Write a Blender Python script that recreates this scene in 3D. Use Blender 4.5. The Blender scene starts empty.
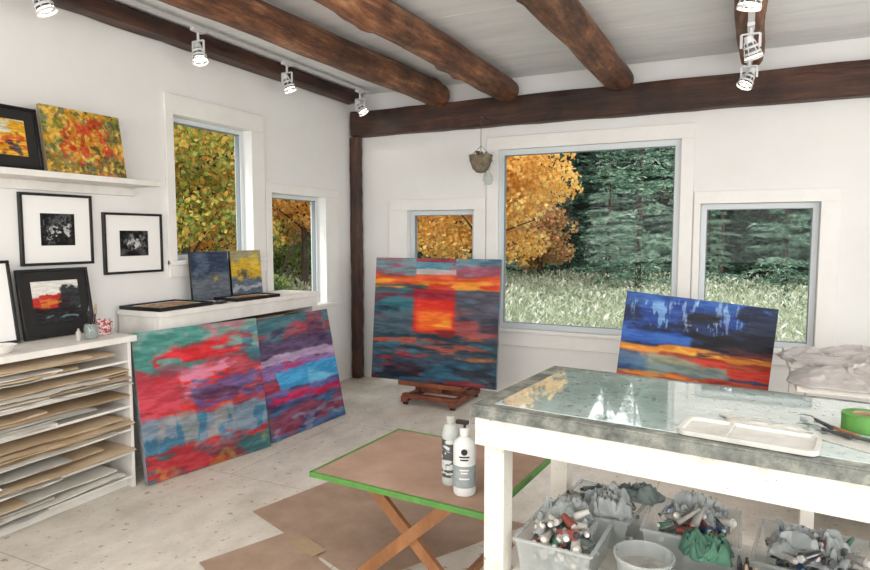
import bpy, math, random
import numpy as np
from mathutils import Matrix, Vector, Euler
random.seed(7); rng=np.random.default_rng(7)
S=bpy.context.scene
COL=S.collection

# ------------------------------------------------------------------ materials
def s2l(c):
    return tuple(((x/12.92) if x<=0.04045 else ((x+0.055)/1.055)**2.4) for x in c)
def hexc(h):
    h=h.lstrip('#'); return s2l(tuple(int(h[i:i+2],16)/255 for i in (0,2,4)))
def newmat(name):
    m=bpy.data.materials.new(name); m.use_nodes=True
    nt=m.node_tree; b=nt.nodes['Principled BSDF']; return m,nt,b
def simple(name,col,rough=0.6,metal=0.0,var=None,scale=8,bump=0,stretch=(1,1,1),spec=0.5,coat=0):
    m,nt,b=newmat(name); c=hexc(col)
    b.inputs['Base Color'].default_value=(*c,1); b.inputs['Roughness'].default_value=rough
    b.inputs['Metallic'].default_value=metal; b.inputs['Specular IOR Level'].default_value=spec
    b.inputs['Coat Weight'].default_value=coat
    if var or bump:
        tc=nt.nodes.new('ShaderNodeTexCoord'); mp=nt.nodes.new('ShaderNodeMapping'); n=nt.nodes.new('ShaderNodeTexNoise')
        mp.inputs['Scale'].default_value=stretch
        n.inputs['Scale'].default_value=scale; n.inputs['Detail'].default_value=5; n.inputs['Roughness'].default_value=.65
        nt.links.new(tc.outputs['Object'],mp.inputs[0]); nt.links.new(mp.outputs[0],n.inputs['Vector'])
        if var:
            r=nt.nodes.new('ShaderNodeValToRGB'); r.color_ramp.elements[0].position=.35; r.color_ramp.elements[1].position=.68
            r.color_ramp.elements[0].color=(*hexc(var),1); r.color_ramp.elements[1].color=(*c,1)
            nt.links.new(n.outputs['Fac'],r.inputs[0]); nt.links.new(r.outputs[0],b.inputs['Base Color'])
        if bump:
            bp=nt.nodes.new('ShaderNodeBump'); bp.inputs['Strength'].default_value=bump; bp.inputs['Distance'].default_value=.02
            nt.links.new(n.outputs['Fac'],bp.inputs['Height']); nt.links.new(bp.outputs[0],b.inputs['Normal'])
    return m
def emis(name,col,st):
    m,nt,b=newmat(name); c=hexc(col); b.inputs['Base Color'].default_value=(*c,1)
    b.inputs['Emission Color'].default_value=(*c,1); b.inputs['Emission Strength'].default_value=st; return m
def ramp(nt,stops):
    r=nt.nodes.new('ShaderNodeValToRGB'); e=r.color_ramp.elements
    while len(e)<len(stops): e.new(.5)
    for i,(p,c) in enumerate(stops): e[i].position=p; e[i].color=(*hexc(c),1)
    return r
def noise_nodes(nt,scale,stretch=(1,1,1),detail=6,rough=.65,coord='Object'):
    tc=nt.nodes.new('ShaderNodeTexCoord'); mp=nt.nodes.new('ShaderNodeMapping'); n=nt.nodes.new('ShaderNodeTexNoise')
    mp.inputs['Scale'].default_value=stretch; n.inputs['Scale'].default_value=scale
    n.inputs['Detail'].default_value=detail; n.inputs['Roughness'].default_value=rough
    nt.links.new(tc.outputs[coord],mp.inputs[0]); nt.links.new(mp.outputs[0],n.inputs['Vector']); return n
def mixc(nt,fac,a,b,mode='MIX'):
    x=nt.nodes.new('ShaderNodeMix'); x.data_type='RGBA'; x.blend_type=mode
    for sock,val in ((x.inputs[0],fac),(x.inputs[6],a),(x.inputs[7],b)):
        if isinstance(val,bpy.types.NodeSocket): nt.links.new(val,sock)
        else: sock.default_value=val
    return x.outputs[2]

M={}
M['wall']=simple('wall_paint','#ecebe9',.85,var='#e7e5e2',scale=1.5,bump=.04)
M['trim']=simple('trim_paint','#f0eeea',.5,var='#eae7e3',scale=4)
M['vinyl']=simple('window_vinyl','#d3d9db',.4)
M['dark_gasket']=simple('window_gasket','#7e878b',.6)
M['white']=simple('white_paint','#ebe8e3',.5,var='#dcd8d1',scale=6)
M['black']=simple('black_frame','#131314',.35)
M['mat']=simple('mat_board','#eeedea',.8)
M['blackmat']=simple('black_mat','#1e1c1b',.8)
M['canvas_edge']=simple('canvas_edge','#8f9499',.8,var='#6d737b',scale=12)
M['tan']=simple('kraft_paper','#b49d80',.85,var='#9f8769',scale=3)
M['card']=simple('cardboard','#ad9480',.9,var='#99806c',scale=5)
M['paper1']=simple('paper_white','#dcd9d1',.8,var='#c6c1b6',scale=3)
M['paper2']=simple('paper_tan','#c9b69b',.85,var='#b59c7c',scale=3)
M['paper3']=simple('paper_grey','#b3b0a8',.85)
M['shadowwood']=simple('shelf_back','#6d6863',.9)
M['wood']=simple('easel_wood','#8a4b30',.5,var='#5f3120',scale=10,stretch=(1,1,.2))
M['legwood']=simple('tray_leg_wood','#a5744c',.55,var='#835636',scale=12,stretch=(1,1,.3))
M['steel']=simple('steel','#9b9c9e',.3,1.0)
M['lamp']=simple('lamp_white','#d9d9d9',.35)
M['bulb']=emis('bulb_glow','#fff0d8',9)
M['tapegreen']=simple('green_tape','#5a9040',.6,var='#4a7f3a',scale=20)
M['string']=simple('string','#5b4a3a',.8)
M['plantleaf']=simple('plant_leaf','#5d6e46',.6,var='#b9b59a',scale=20)
M['terracotta']=simple('pot_clay','#8e7f6b',.8,var='#57513f',scale=18)
def glassy(name,col,alpha=.35,rough=.08):
    m,nt,b=newmat(name); out=nt.nodes['Material Output']
    b.inputs['Base Color'].default_value=(*hexc(col),1); b.inputs['Roughness'].default_value=rough
    t=nt.nodes.new('ShaderNodeBsdfTransparent'); mx=nt.nodes.new('ShaderNodeMixShader'); mx.inputs[0].default_value=alpha
    nt.links.new(t.outputs[0],mx.inputs[1]); nt.links.new(b.outputs[0],mx.inputs[2]); nt.links.new(mx.outputs[0],out.inputs[0]); return m
M['plastic']=glassy('clear_plastic','#c3c9c7',.42,.15)
M['jar']=glassy('jar_glass','#a9b5b0',.4,.05)
def pane_mat():
    m,nt,b=newmat('window_glass'); out=nt.nodes['Material Output']; nt.nodes.remove(b)
    t=nt.nodes.new('ShaderNodeBsdfTransparent'); g=nt.nodes.new('ShaderNodeBsdfGlossy'); g.inputs['Roughness'].default_value=.02
    mx=nt.nodes.new('ShaderNodeMixShader'); mx.inputs[0].default_value=.004
    nt.links.new(t.outputs[0],mx.inputs[1]); nt.links.new(g.outputs[0],mx.inputs[2]); nt.links.new(mx.outputs[0],out.inputs[0]); return m
M['pane']=pane_mat()
def floor_mat():
    m,nt,b=newmat('painted_plywood_floor')
    n1=noise_nodes(nt,1.6,(1,1,1),8,.7); r1=ramp(nt,[(.32,'#d3c8b8'),(.5,'#dfd8cc'),(.7,'#e7e1d7')]); nt.links.new(n1.outputs[0],r1.inputs[0])
    n2=noise_nodes(nt,22,(1,1,1),3,.5); r2=ramp(nt,[(.64,'#000000'),(.69,'#ffffff')]); nt.links.new(n2.outputs[0],r2.inputs[0])
    c=mixc(nt,r2.outputs[0],r1.outputs[0],(*hexc('#b2a48f'),1))
    n3=noise_nodes(nt,60,(1,1,1),2,.5); r3=ramp(nt,[(.71,'#000000'),(.73,'#ffffff')]); nt.links.new(n3.outputs[0],r3.inputs[0])
    c=mixc(nt,r3.outputs[0],c,(*hexc('#6c7f92'),1))
    n4=noise_nodes(nt,5,(1,.5,1),5,.7); r4=ramp(nt,[(.35,'#e6e6e6'),(.6,'#ffffff')]); nt.links.new(n4.outputs[0],r4.inputs[0])
    c=mixc(nt,1.0,c,r4.outputs[0],'MULTIPLY')
    tc=nt.nodes.new('ShaderNodeTexCoord'); mp=nt.nodes.new('ShaderNodeMapping'); mp.inputs['Location'].default_value=(.4,.75,0); br=nt.nodes.new('ShaderNodeTexBrick')
    br.inputs['Scale'].default_value=1; br.inputs['Brick Width'].default_value=2.44; br.inputs['Row Height'].default_value=1.22; br.inputs['Mortar Size'].default_value=.0025; br.inputs['Mortar Smooth'].default_value=.3
    br.inputs['Color1'].default_value=(1,1,1,1); br.inputs['Color2'].default_value=(.97,.97,.97,1); br.inputs['Mortar'].default_value=(.5,.46,.41,1)
    nt.links.new(tc.outputs['Object'],mp.inputs[0]); nt.links.new(mp.outputs[0],br.inputs['Vector']); c=mixc(nt,1.0,c,br.outputs['Color'],'MULTIPLY')
    nt.links.new(c,b.inputs['Base Color']); b.inputs['Roughness'].default_value=.5; return m
M['floor']=floor_mat()
def ceil_mat():
    m,nt,b=newmat('whitewashed_boards')
    n1=noise_nodes(nt,2.2,(.5,3,1),7,.7); r1=ramp(nt,[(.3,'#e0e1e2'),(.5,'#ecedee'),(.7,'#f3f3f3')]); nt.links.new(n1.outputs[0],r1.inputs[0])
    nt.links.new(r1.outputs[0],b.inputs['Base Color']); b.inputs['Roughness'].default_value=.8; return m
M['ceil']=ceil_mat()
def log_mat(name,stops,st=(7,.6,7),bump=.6,sc=2.2):
    m,nt,b=newmat(name)
    n=noise_nodes(nt,sc,st,9,.75); r=ramp(nt,stops); nt.links.new(n.outputs[0],r.inputs[0])
    n2=noise_nodes(nt,2.4,(1,1,1),5,.65); r2=ramp(nt,[(.35,'#909090'),(.62,'#ffffff')]); nt.links.new(n2.outputs[0],r2.inputs[0])
    c=mixc(nt,1.0,r.outputs[0],r2.outputs[0],'MULTIPLY'); nt.links.new(c,b.inputs['Base Color'])
    bp=nt.nodes.new('ShaderNodeBump'); bp.inputs['Strength'].default_value=bump; bp.inputs['Distance'].default_value=.03
    nt.links.new(n.outputs[0],bp.inputs['Height']); nt.links.new(bp.outputs[0],b.inputs['Normal']); b.inputs['Roughness'].default_value=.5; return m
M['log']=log_mat('stained_log',[(.34,'#341d12'),(.45,'#70432b'),(.55,'#9a6543'),(.66,'#c9966f')],(5,.7,5),.8,3.2)
M['beamx']=log_mat('dark_beam_x',[(.3,'#2b1710'),(.5,'#4b2d20'),(.7,'#6b4632')],(.6,7,7))
M['beamy']=log_mat('dark_beam_y',[(.3,'#2b1710'),(.5,'#4d2e20'),(.7,'#6f4830')],(7,.6,7))
M['beamz']=log_mat('dark_post',[(.3,'#2b1710'),(.5,'#4b2d20'),(.7,'#654432')],(7,7,.6))
def table_edge():
    m,nt,b=newmat('worn_painted_edge')
    n=noise_nodes(nt,9,(1,1,1),8,.75); r=ramp(nt,[(.36,'#444844'),(.5,'#6e716b'),(.62,'#96978c'),(.74,'#c8c6bc')]); nt.links.new(n.outputs[0],r.inputs[0])
    nt.links.new(r.outputs[0],b.inputs['Base Color']); b.inputs['Roughness'].default_value=.6; return m
M['tedge']=table_edge()
def table_white():
    m,nt,b=newmat('splattered_white_paint')
    n=noise_nodes(nt,5,(1,1,1),8,.7); r=ramp(nt,[(.33,'#bdb5a5'),(.45,'#dbd6cb'),(.8,'#e6e2da')]); nt.links.new(n.outputs[0],r.inputs[0])
    n2=noise_nodes(nt,42,(1,1,1),4,.6); r2=ramp(nt,[(.67,'#000000'),(.71,'#ffffff')]); nt.links.new(n2.outputs[0],r2.inputs[0])
    c=mixc(nt,r2.outputs[0],r.outputs[0],(*hexc('#8b857a'),1)); nt.links.new(c,b.inputs['Base Color']); b.inputs['Roughness'].default_value=.55; return m
M['twhite']=table_white()
def table_glass():
    m,nt,b=newmat('palette_glass_top')
    n=noise_nodes(nt,3,(1,1,1),7,.7); r=ramp(nt,[(.35,'#96a8a4'),(.55,'#afbeba'),(.7,'#c2cdc9')]); nt.links.new(n.outputs[0],r.inputs[0])
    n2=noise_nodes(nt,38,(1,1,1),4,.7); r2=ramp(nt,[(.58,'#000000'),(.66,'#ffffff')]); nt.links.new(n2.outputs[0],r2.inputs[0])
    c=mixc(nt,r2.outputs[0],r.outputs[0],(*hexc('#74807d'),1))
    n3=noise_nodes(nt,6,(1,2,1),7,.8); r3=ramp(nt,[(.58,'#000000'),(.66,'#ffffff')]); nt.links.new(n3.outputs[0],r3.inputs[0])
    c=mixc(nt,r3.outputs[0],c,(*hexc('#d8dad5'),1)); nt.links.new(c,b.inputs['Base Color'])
    b.inputs['Roughness'].default_value=.05; b.inputs['Coat Weight'].default_value=1; b.inputs['Coat Roughness'].default_value=.02; return m
M['tglass']=table_glass()

# ------------------------------------------------------------------ mesh builder
class MB:
    def __init__(s): s.v=[];s.f=[];s.mi=[];s.sm=[];s.mats=[]
    def m(s,mat):
        if isinstance(mat,str): mat=M[mat]
        if mat not in s.mats: s.mats.append(mat)
        return s.mats.index(mat)
    def add(s,vs,fs,mat,smooth=False):
        o=len(s.v); s.v+=[tuple(v) for v in vs]; k=s.m(mat)
        for f in fs: s.f.append([i+o for i in f]); s.mi.append(k); s.sm.append(smooth)
        return s
    def box(s,x0,x1,y0,y1,z0,z1,mat,T=None):
        vs=[Vector((x,y,z)) for z in (z0,z1) for y in (y0,y1) for x in (x0,x1)]
        if T is not None: vs=[T@v for v in vs]
        return s.add(vs,[(0,2,3,1),(4,5,7,6),(0,1,5,4),(2,6,7,3),(0,4,6,2),(1,3,7,5)],mat)
    def bar(s,p0,p1,w,h,mat,up=(0,0,1)):
        p0=Vector(p0);p1=Vector(p1);d=(p1-p0);L=d.length;d.normalize();up=Vector(up)
        x=d.cross(up).normalized(); u=x.cross(d)
        T=Matrix.Translation(p0)@Matrix((( x.x,d.x,u.x,0),(x.y,d.y,u.y,0),(x.z,d.z,u.z,0),(0,0,0,1)))
        return s.box(-w/2,w/2,0,L,-h/2,h/2,mat,T)
    def cyl(s,p0,p1,r0,r1,mat,n=16,caps=True):
        p0=Vector(p0);p1=Vector(p1);d=(p1-p0).normalized()
        a=d.orthogonal().normalized(); b=d.cross(a)
        vs=[];
        for p,r in ((p0,r0),(p1,r1)):
            for i in range(n):
                t=2*math.pi*i/n; vs.append(p+a*(r*math.cos(t))+b*(r*math.sin(t)))
        fs=[(i,(i+1)%n,n+(i+1)%n,n+i) for i in range(n)]
        s.add(vs,fs,mat,True)
        if caps: s.add(vs[:n],[tuple(range(n))[::-1]],mat); s.add(vs[n:],[tuple(range(n))],mat)
        return s
    def lathe(s,prof,loc,mat,n=24,T=None):
        vs=[];loc=Vector(loc)
        for r,z in prof:
            for i in range(n):
                t=2*math.pi*i/n; v=Vector((r*math.cos(t),r*math.sin(t),z))
                vs.append((T@v if T is not None else v)+loc)
        fs=[(j*n+i,j*n+(i+1)%n,(j+1)*n+(i+1)%n,(j+1)*n+i) for j in range(len(prof)-1) for i in range(n)]
        return s.add(vs,fs,mat,True)
    def tube(s,pts,r,mat,n=8):
        for a,b in zip(pts[:-1],pts[1:]): s.cyl(a,b,r,r,mat,n)
        return s
    def build(s,name,loc=(0,0,0),rot=(0,0,0),parent=None,bevel=0):
        me=bpy.data.meshes.new(name); me.from_pydata(s.v,[],s.f)
        for m in s.mats: me.materials.append(m)
        me.polygons.foreach_set('material_index',s.mi); me.polygons.foreach_set('use_smooth',s.sm)
        me.update(); me.set_sharp_from_angle(angle=math.radians(40))
        o=bpy.data.objects.new(name,me); COL.objects.link(o); o.location=loc; o.rotation_euler=rot
        if parent: o.parent=parent
        if bevel:
            b=o.modifiers.new('bevel','BEVEL'); b.width=bevel; b.segments=2; b.limit_method='ANGLE'; b.angle_limit=math.radians(50)
        return o
def empty(name,loc=(0,0,0),rot=(0,0,0)):
    e=bpy.data.objects.new(name,None); COL.objects.link(e); e.location=loc; e.rotation_euler=rot; e.empty_display_size=.1; return e

# ------------------------------------------------------------------ room shell
XL=-3.67; YB=5.65; XR=2.9; YF=-2.2; ZC=2.95; TH=.16
MB().box(XL-TH,XR+TH,YF-TH,YB+TH,-.12,0,'floor').build('floor')
b=MB()
y=YF-TH; k=0
while y<YB+TH:
    w=.19; b.box(XL-TH,XR+TH,y+.0015,min(y+w-.0015,YB+TH),ZC+random.uniform(0,.003),ZC+.05,'ceil'); y+=w
b.box(XL-TH,XR+TH,YF-TH,YB+TH,ZC+.05,ZC+.12,'shadowwood')
b.build('ceiling')
def wall_with_holes(name,axis,c0,c1,a0,a1,holes):
    b=MB()
    def bx(p,q,z0,z1):
        if q-p<1e-4 or z1-z0<1e-4: return
        if axis=='x': b.box(c0,c1,p,q,z0,z1,'wall')
        else: b.box(p,q,c0,c1,z0,z1,'wall')
    cur=a0
    for h0,h1,z0,z1 in holes:
        bx(cur,h0,0,ZC); bx(h0,h1,0,z0); bx(h0,h1,z1,ZC); cur=h1
    bx(cur,a1,0,ZC); return b.build(name)
WA=(3.27,4.06,1.32,2.36); WB=(4.30,5.08,.84,1.87)
WC=(-3.05,-2.32,.62,1.75); WM=(-2.08,-.47,.62,2.30); WD=(-.31,.54,.60,1.76)
wall_with_holes('wall_left','x',XL-TH,XL,YF-TH,YB+TH,[WA,WB])
wall_with_holes('wall_back','y',YB,YB+TH,XL,XR,[WC,WM,WD])
wall_with_holes('wall_right','x',XR,XR+TH,YF-TH,YB+TH,[(-1.2,.9,.9,2.4),(1.4,3.9,.9,2.4)])  # unseen wall; its openings are added to let in light
wall_with_holes('wall_front','y',YF-TH,YF,XL,XR,[(-3.0,-.6,.9,2.5),(-.2,2.3,.9,2.5)])  # openings out of view, added to brighten the room from behind
def window(name,wall,w,depth,fr):
    a0,a1,z0,z1=w; b=MB(); e=.002
    def bx(p,q,d0,d1,zz0,zz1,mat):
        if wall=='back': b.box(p,q,YB+d0,YB+d1,zz0,zz1,mat)
        elif wall=='front': b.box(p,q,YF-d1,YF-d0,zz0,zz1,mat)
        elif wall=='right': b.box(XR+d0,XR+d1,p,q,zz0,zz1,mat)
        else: b.box(XL-d1,XL-d0,p,q,zz0,zz1,mat)
    t=fr
    d0,d1=depth,depth+.06
    bx(a0+e,a0+t,d0,d1,z0+e,z1-e,'vinyl'); bx(a1-t,a1-e,d0,d1,z0+e,z1-e,'vinyl')
    bx(a0+t,a1-t,d0,d1,z0+e,z0+t,'vinyl'); bx(a0+t,a1-t,d0,d1,z1-t,z1-e,'vinyl')
    g=.006
    bx(a0+t,a0+t+g,d0+.01,d1-.01,z0+t,z1-t,'dark_gasket'); bx(a1-t-g,a1-t,d0+.01,d1-.01,z0+t,z1-t,'dark_gasket')
    bx(a0+t,a1-t,d0+.01,d1-.01,z0+t,z0+t+g,'dark_gasket'); bx(a0+t,a1-t,d0+.01,d1-.01,z1-t-g,z1-t,'dark_gasket')
    bx(a0+t,a1-t,d0+.03,d0+.034,z0+t,z1-t,'pane')
    return b.build(name)
window('window_1','left',WA,.07,.035)
window('window_2','left',WB,.07,.035)
window('window_3','back',WC,.06,.045)
window('window_4','back',WM,.02,.05)
window('window_5','back',WD,.06,.045)
window('added_window_6','front',(-3.0,-.6,.9,2.5),.06,.05)  # this and the next three are unseen windows, added for light
window('added_window_7','front',(-.2,2.3,.9,2.5),.06,.05)
window('added_window_8','right',(-1.2,.9,.9,2.4),.06,.05)
window('added_window_9','right',(1.4,3.9,.9,2.4),.06,.05)
def trim(name,wall,w,o):
    a0,a1,z0,z1=w; A0,A1,Z0,Z1=o; b=MB(); th=.022
    def bx(p,q,zz0,zz1,t=th):
        if wall=='back': b.box(p,q,YB-t,YB-.0005,zz0,zz1,'trim')
        else: b.box(XL+.0005,XL+t,p,q,zz0,zz1,'trim')
    bx(A0,A1,z1,Z1); bx(A0,A1,Z0,z0); bx(A0,a0,z0,z1); bx(a1,A1,z0,z1)
    bx(A0+.0,A1-.0,z0-.03,z0,.05)
    return b.build(name,bevel=.003)
trim('trim_1','left',WA,(3.20,4.215,1.20,2.50))
trim('trim_2','left',WB,(4.225,5.30,.70,1.95))
trim('trim_3','back',WC,(-3.26,-2.2,.48,1.86))
trim('trim_4','back',WM,(-2.19,-.37,.46,2.42))
trim('trim_5','back',WD,(-.36,.67,.47,1.86))
MB().box(XL+.12,XR,YB-.02,YB-.001,.0,.11,'trim').build('baseboard_back')
def rough_beam(name,p0,p1,w,h,mat,seg=40,amp=.008):
    p0=Vector(p0);p1=Vector(p1);d=(p1-p0);L=d.length;d.normalize()
    up=Vector((0,0,1)) if abs(d.z)<.9 else Vector((0,1,0)); x=d.cross(up).normalized();u=x.cross(d)
    prof=[(-w/2,-h/2+.012),(-w/2+.012,-h/2),(0,-h/2),(w/2-.012,-h/2),(w/2,-h/2+.012),(w/2,0),(w/2,h/2-.012),(w/2-.012,h/2),(0,h/2),(-w/2+.012,h/2),(-w/2,h/2-.012),(-w/2,0)]
    vs=[];n=len(prof)
    for i in range(seg+1):
        for a,c in prof: vs.append(p0+d*(L*i/seg)+x*(a+random.uniform(-amp,amp)*.5)+u*(c+random.uniform(-amp,amp)*.5))
    fs=[(i*n+j,i*n+(j+1)%n,(i+1)*n+(j+1)%n,(i+1)*n+j) for i in range(seg) for j in range(n)]
    b=MB(); b.add(vs,fs,mat,True); b.add(vs[:n],[tuple(range(n))],mat); b.add(vs[-n:],[tuple(range(n))[::-1]],mat)
    return b.build(name)
rough_beam('timber_beam',(XL+.03,YB-.075,2.635),(XR-.02,YB-.075,2.635),.13,.25,'beamx')
rough_beam('timber_beam',(XL+.085,YF+.02,2.885),(XL+.085,YB-.16,2.885),.14,.11,'beamy')
rough_beam('timber_post',(XL+.06,YB-.085,0.002),(XL+.06,YB-.085,2.50),.10,.10,'beamz')
def fbm(w,h,sx,sy,seed,octv=5,per=.55):
    r=np.random.default_rng(seed); W2=int(w*1.25);H2=int(h*1.25)
    kx=np.fft.fftfreq(W2)*W2; ky=np.fft.fftfreq(H2)*H2
    KX,KY=np.meshgrid(kx/(sx*.55),ky/(sy*.55)); R2=KX**2+KY**2
    amp=1/(1+R2)**1.05; amp[0,0]=0
    F=np.fft.fft2(r.normal(size=(H2,W2)))*amp; o=np.real(np.fft.ifft2(F))[:h,:w]
    o=(o-o.mean())/(o.std()+1e-9)
    return 1/(1+np.exp(-1.7*o))
def log(x,y0,y1,z,r,seed,x1=None):
    if x1 is None:x1=x
    rr=np.random.default_rng(seed); n=32;seg=150
    ph=rr.uniform(0,6.28,8); knots=[(rr.uniform(y0,y1),rr.uniform(0,6.28),rr.uniform(.01,.024)) for _ in range(16)]
    rough=(fbm(n,seg+1,5,18,seed*7+3)-.5)*.055
    vs=[]
    for i in range(seg+1):
        t=i/seg; y=y0+(y1-y0)*t
        cx=x+(x1-x)*t+.012*math.sin(y*1.3+ph[0])+.006*math.sin(y*3.1+ph[1]); cz=z+.008*math.sin(y*1.1+ph[2])
        R=r*(1+.04*math.sin(y*1.7+ph[3])+.02*math.sin(y*7+ph[4]))
        if t>.99: R*=.95
        for j in range(n):
            a=2*math.pi*j/n; bl=min(1,j/4,(n-j)/4)
            q=R*(1+.04*math.sin(2*a+ph[5]+y*.5)+.03*math.sin(3*a+ph[6]+y*.8)+rough[i,j]*bl)
            for ky,ka,kh in knots:
                da=(a-ka+math.pi)%(2*math.pi)-math.pi
                q+=kh*math.exp(-((y-ky)/.06)**2-(da/.35)**2)
            vs.append((cx+q*math.cos(a+1.6),y,cz+q*math.sin(a+1.6)))
    fs=[(i*n+j,(i+1)*n+j,(i+1)*n+(j+1)%n,i*n+(j+1)%n) for i in range(seg) for j in range(n)]
    b=MB(); b.add(vs,fs,'log',True); b.add(vs[:n],[tuple(range(n))],'log'); b.add(vs[-n:],[tuple(range(n))[::-1]],'log')
    return b.build('log_beam')
log(-2.85,YF+.02,5.52,2.82,.112,1,-2.62)
log(-2.12,YF+.02,5.55,2.82,.110,2,-1.96)
log(-1.08,YF+.02,5.55,2.82,.115,3,-.98)
log(.02,YF+.02,5.5,2.86,.08,4)

# ------------------------------------------------------------------ track lights
def track(name,x,y0,y1,z,heads,zh):
    e=empty(name,(0,0,0))
    MB().box(x-.018,x+.018,y0,y1,z-.02,z,'lamp').build('rail',parent=e)
    for i,(y,ax,ay) in enumerate(heads):
        b=MB(); b.box(x-.02,x+.02,y-.05,y+.05,z-.04,z-.02,'lamp')
        b.cyl((x,y,z-.04),(x,y,zh+.075),.009,.009,'lamp',10)
        b.bar((x-.05,y,zh+.07),(x+.05,y,zh+.07),.015,.008,'lamp')
        b.bar((x-.05,y,zh+.07),(x-.05,y,zh-.01),.015,.006,'lamp',up=(0,1,0)); b.bar((x+.05,y,zh+.07),(x+.05,y,zh-.01),.015,.006,'lamp',up=(0,1,0))
        T=Euler((ax,ay,0)).to_matrix().to_4x4()
        b.lathe([(.0,.06),(.022,.06),(.026,.04),(.03,.02),(.028,.02),(.0,.03)],(x,y,zh),'lamp',20,T)
        for rr_,zz in ((.040,-.005),(.047,-.04),(.052,-.075)): b.lathe([(rr_,zz+.007),(rr_+.004,zz),(rr_,zz-.007),(rr_-.003,zz),(rr_,zz+.007)],(x,y,zh),'lamp',20,T)
        for k in range(6):
            a=k*math.pi/3; c,s_=math.cos(a),math.sin(a); L0=Vector((x,y,zh))
            b.cyl(L0+T.to_3x3()@Vector((.027*c,.027*s_,.03)),L0+T.to_3x3()@Vector((.052*c,.052*s_,-.078)),.0035,.0035,'lamp',6)
        b.lathe([(0.012,.03),(.02,0),(.040,-.045),(.043,-.058)],(x,y,zh),'steel',20,T)
        b.lathe([(.042,-.058),(.03,-.066),(0,-.07)],(x,y,zh),'bulb',20,T)
        b.build('lamp_head_%d'%(i+1),parent=e)
        l=bpy.data.lights.new('spot','SPOT'); l.energy=1.2; l.spot_size=math.radians(130); l.spot_blend=1; l.color=(1,.93,.82); l.shadow_soft_size=.04
        lo=bpy.data.objects.new('lamp_spot_%d'%(i+1),l); COL.objects.link(lo); lo.parent=e
        d=T.to_3x3()@Vector((0,0,-1)); lo.location=Vector((x,y,zh))+d*.10; lo.rotation_euler=(ax,ay,0)
    return e
track('track_light',-3.40,0,5.46,2.93,[(1.2,-.2,-.5),(2.19,.3,-.3),(3.28,-.15,-.35),(4.22,.2,-.3),(5.32,.2,-.5)],2.76)
track('track_light',.01,1.0,5.3,2.775,[(1.8,0,.3),(3.35,.1,.2),(4.3,.3,-.3),(5.1,-.2,.4)],2.63)

# ------------------------------------------------------------------ painted surfaces (vertex colour)
def sstep(x,a,b):
    t=np.clip((x-a)/(b-a+1e-9),0,1); return t*t*(3-2*t)
class Paint:
    def __init__(s,w,h,base,seed):
        s.w,s.h=w,h; s.seed=seed; s.img=np.zeros((h,w,3)); s.img[:]=s.c(base)
        s.X,s.Y=np.meshgrid(np.linspace(0,1,w),np.linspace(0,1,h))
    def c(s,hx): hx=hx.lstrip('#'); return np.array([int(hx[i:i+2],16)/255 for i in (0,2,4)])
    def n(s,sx,sy,octv=5): s.seed+=1; return fbm(s.w,s.h,sx,sy,s.seed,octv)
    def lay(s,x0,y0,x1,y1,col,op=1,soft=.02,warp=.03,cov=1.0,st=(3,9),hard=.14):
        wx=(s.n(3,3)-.5)*2*warp; wy=(s.n(4,4)-.5)*2*warp; X=s.X+wx;Y=s.Y+wy
        m=sstep(X,x0-soft,x0+soft)*(1-sstep(X,x1-soft,x1+soft))*sstep(Y,y0-soft,y0+soft)*(1-sstep(Y,y1-soft,y1+soft))
        if cov<1:
            q=s.n(*st); m=m*sstep(q,1-cov-hard,1-cov+hard)
        m=(m*op)[...,None]; s.img=s.img*(1-m)+s.c(col)*m; return s
    def spl(s,cols,cov=.2,st=(14,14),box=(-1,-1,2,2)):
        for c in cols: s.lay(box[0],box[1],box[2],box[3],c,.9,.02,.01,cov,st,.05)
        return s
    def fin(s,amt=.12,st=(8,40),gam=1.0):
        q=(s.n(*st)-.5)*amt; s.img=np.clip(s.img+q[...,None],0,1)**gam; return s.img
def face_mat(name,rough=.45):
    m,nt,b=newmat(name); a=nt.nodes.new('ShaderNodeAttribute'); a.attribute_name='Col'
    n=noise_nodes(nt,140,(1,1,1),3,.6); r=ramp(nt,[(.3,'#eaeaea'),(.7,'#ffffff')]); nt.links.new(n.outputs[0],r.inputs[0])
    c=mixc(nt,1.0,a.outputs['Color'],r.outputs[0],'MULTIPLY'); nt.links.new(c,b.inputs['Base Color']); b.inputs['Roughness'].default_value=rough
    b.inputs['Specular IOR Level'].default_value=.25
    bp=nt.nodes.new('ShaderNodeBump'); bp.inputs['Strength'].default_value=.12; bp.inputs['Distance'].default_value=.003
    nt.links.new(n.outputs[0],bp.inputs['Height']); nt.links.new(bp.outputs[0],b.inputs['Normal']); return m
M['paintface']=face_mat('brushed_paint'); 
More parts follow.
